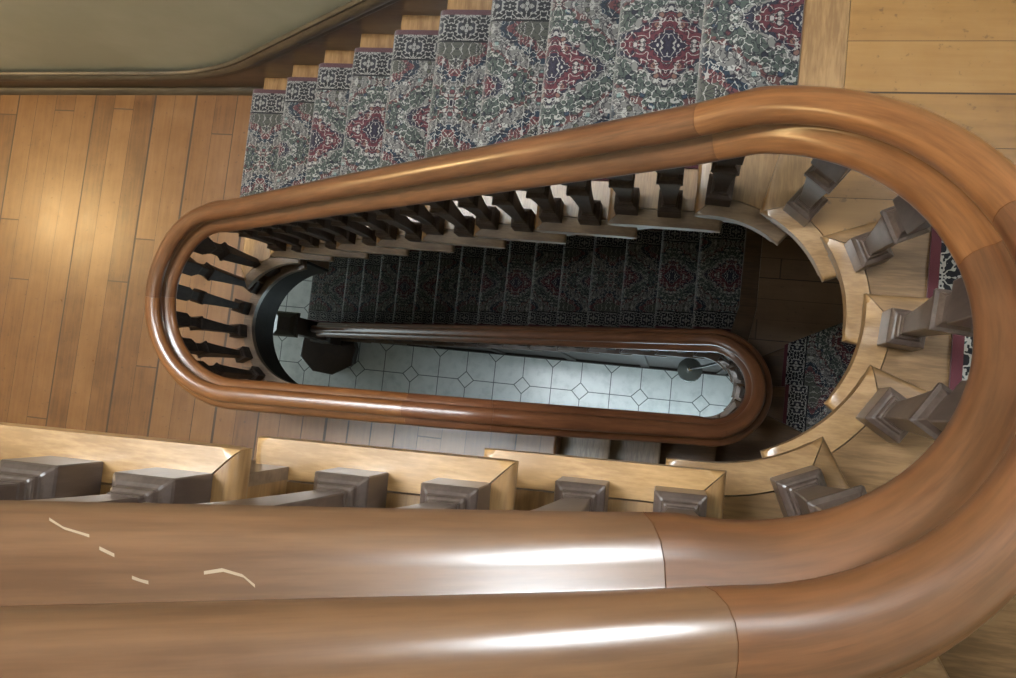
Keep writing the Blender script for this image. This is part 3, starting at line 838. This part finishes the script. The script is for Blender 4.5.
bm = bmesh.new(); box(bm, SX0, SY0, CEIL+.08, SX1, SY1, CEIL+.09)
w = struct(obj('window_3', bm, M['skylight']))
bm = bmesh.new()
for k in range(1, 4): x = SX0+(SX1-SX0)*k/4; box(bm, x-.02, SY0, CEIL+.03, x+.02, SY1, CEIL+.075)
for k in range(1, 3): y = SY0+(SY1-SY0)*k/3; box(bm, SX0, y-.02, CEIL+.035, SX1, y+.02, CEIL+.07)
obj('window_frame', bm, M['frame'], w, world=False)

# skirting, dado moulding following the stair
def wall_y(x): return YB if x > -2.42 else YB+(x+2.42)*(YB-1.372)/(-2.42-XL)
def mz(x):                                             # centre line of the moulding
    lev = .190; slope = .262+.715*(x+2.34)
    if x < -2.72: return lev
    if x > -2.16: return slope
    t = (x+2.72)/.56; z1 = .262+.715*(-2.16+2.34); return (1-t)**2*lev+2*t*(1-t)*(lev+.004)+t*t*z1
xs = [XL, -5, -4, -3.2, -2.8]+[-2.72+.04*k for k in range(15)]+[-2.0, -1.5, -1.0, -.5, .0, .25]
xs = sorted(set(xs))
mprof = [(0, .050), (-.012, .050), (-.018, .044), (-.016, .034), (-.026, .024), (-.032, .008), (-.030, -.008), (-.020, -.020), (-.014, -.030), (-.018, -.040), (-.012, -.050), (0, -.050)]
bm = bmesh.new(); rows = []
for k, x in enumerate(xs):
    a, b = xs[max(k-1, 0)], xs[min(k+1, len(xs)-1)]
    t2 = Vector((b-a, mz(b)-mz(a))).normalized(); up = Vector((-t2.y, t2.x))
    rows.append([bm.verts.new((x+up.x*q, wall_y(x)+d-.022, mz(x)+up.y*q)) for d, q in mprof])
for A, B in zip(rows, rows[1:]):
    for i in range(len(mprof)-1): bm.faces.new((A[i], A[i+1], B[i+1], B[i]))
struct(obj('trim_1', bm, M['mould'], None, True, auto=55))
bm = bmesh.new(); rows = []
for x in xs:
    zb = 0 if x < -2.2 else min(mz(x)-.06, max(0, (x-(XC-10*GC))/GC*RISE-.05))
    rows.append([bm.verts.new((x, wall_y(x)-.026, zb)), bm.verts.new((x, wall_y(x)-.026, mz(x)-.03))])
for A, B in zip(rows, rows[1:]): bm.faces.new((A[0], A[1], B[1], B[0]))
struct(obj('baseboard_back', bm, M['skirt']))
bm = bmesh.new(); sprof = [(0, .032), (-.010, .032), (-.024, .024), (-.032, .010), (-.034, 0), (0, 0)]; rows = []
for x in (XL, -5, -3.5, -2.42, -2.2):
    rows.append([bm.verts.new((x, wall_y(x)-.026+d, q+.0005)) for d, q in sprof])
for A, B in zip(rows, rows[1:]):
    for i in range(len(sprof)-1): bm.faces.new((A[i], A[i+1], B[i+1], B[i]))
struct(obj('trim_2', bm, M['mould'], None, True))

# ------------------------------------------------------------------ warm wall lamp in the hall (out of frame to the left)
WX, WZ = -5.25, 2.35; wy = wall_y(WX)
t = thing('wall_lamp', 'warm glass wall lamp on the hall wall to the left', 'lamp', (WX, wy, WZ))
obj('back_plate', lathe(bmesh.new(), [(.05, WZ-.16), (.06, WZ-.15), (.06, WZ-.02), (.05, WZ-.01)], WX, wy-.062, 20), M['brass'], t, True)
obj('arm', tube(bmesh.new(), [(WX, wy-.06, WZ-.08), (WX, wy-.16, WZ-.10), (WX, wy-.22, WZ-.06)], .008), M['brass'], t, True)
obj('lamp_globe', lathe(bmesh.new(), [(.02, WZ-.06), (.06, WZ-.04), (.085, WZ), (.09, WZ+.04), (.075, WZ+.09), (.03, WZ+.115)], WX, wy-.22, 24), M['bulb'], t, True)
ld = bpy.data.lights.new('hall_lamp_light', 'POINT'); ld.energy = 125; ld.color = (1.0, .66, .29); ld.shadow_soft_size = .11
lo = bpy.data.objects.new('hall_lamp_light', ld); C.objects.link(lo); lo.location = (WX, wy-.36, WZ+.03)

w = bpy.data.worlds.new('World'); sc.world = w; w.use_nodes = True
w.node_tree.nodes['Background'].inputs[0].default_value = (.5, .55, .6, 1); w.node_tree.nodes['Background'].inputs[1].default_value = .1

# ------------------------------------------------------------------ camera
cam = bpy.data.cameras.new('camera'); co = bpy.data.objects.new('camera', cam); C.objects.link(co)
cam.sensor_width = 36; cam.lens = 826.586/1016*36; cam.clip_start = .02
R3 = Matrix(((0.97682681, -0.08886543, 0.19471088), (0.10323433, 0.99253643, -0.06491614), (-0.18748884, 0.08351267, 0.97871015)))
co.matrix_world = Matrix.Translation((0, 0, 4.02659)) @ R3.to_4x4()
sc.camera = co
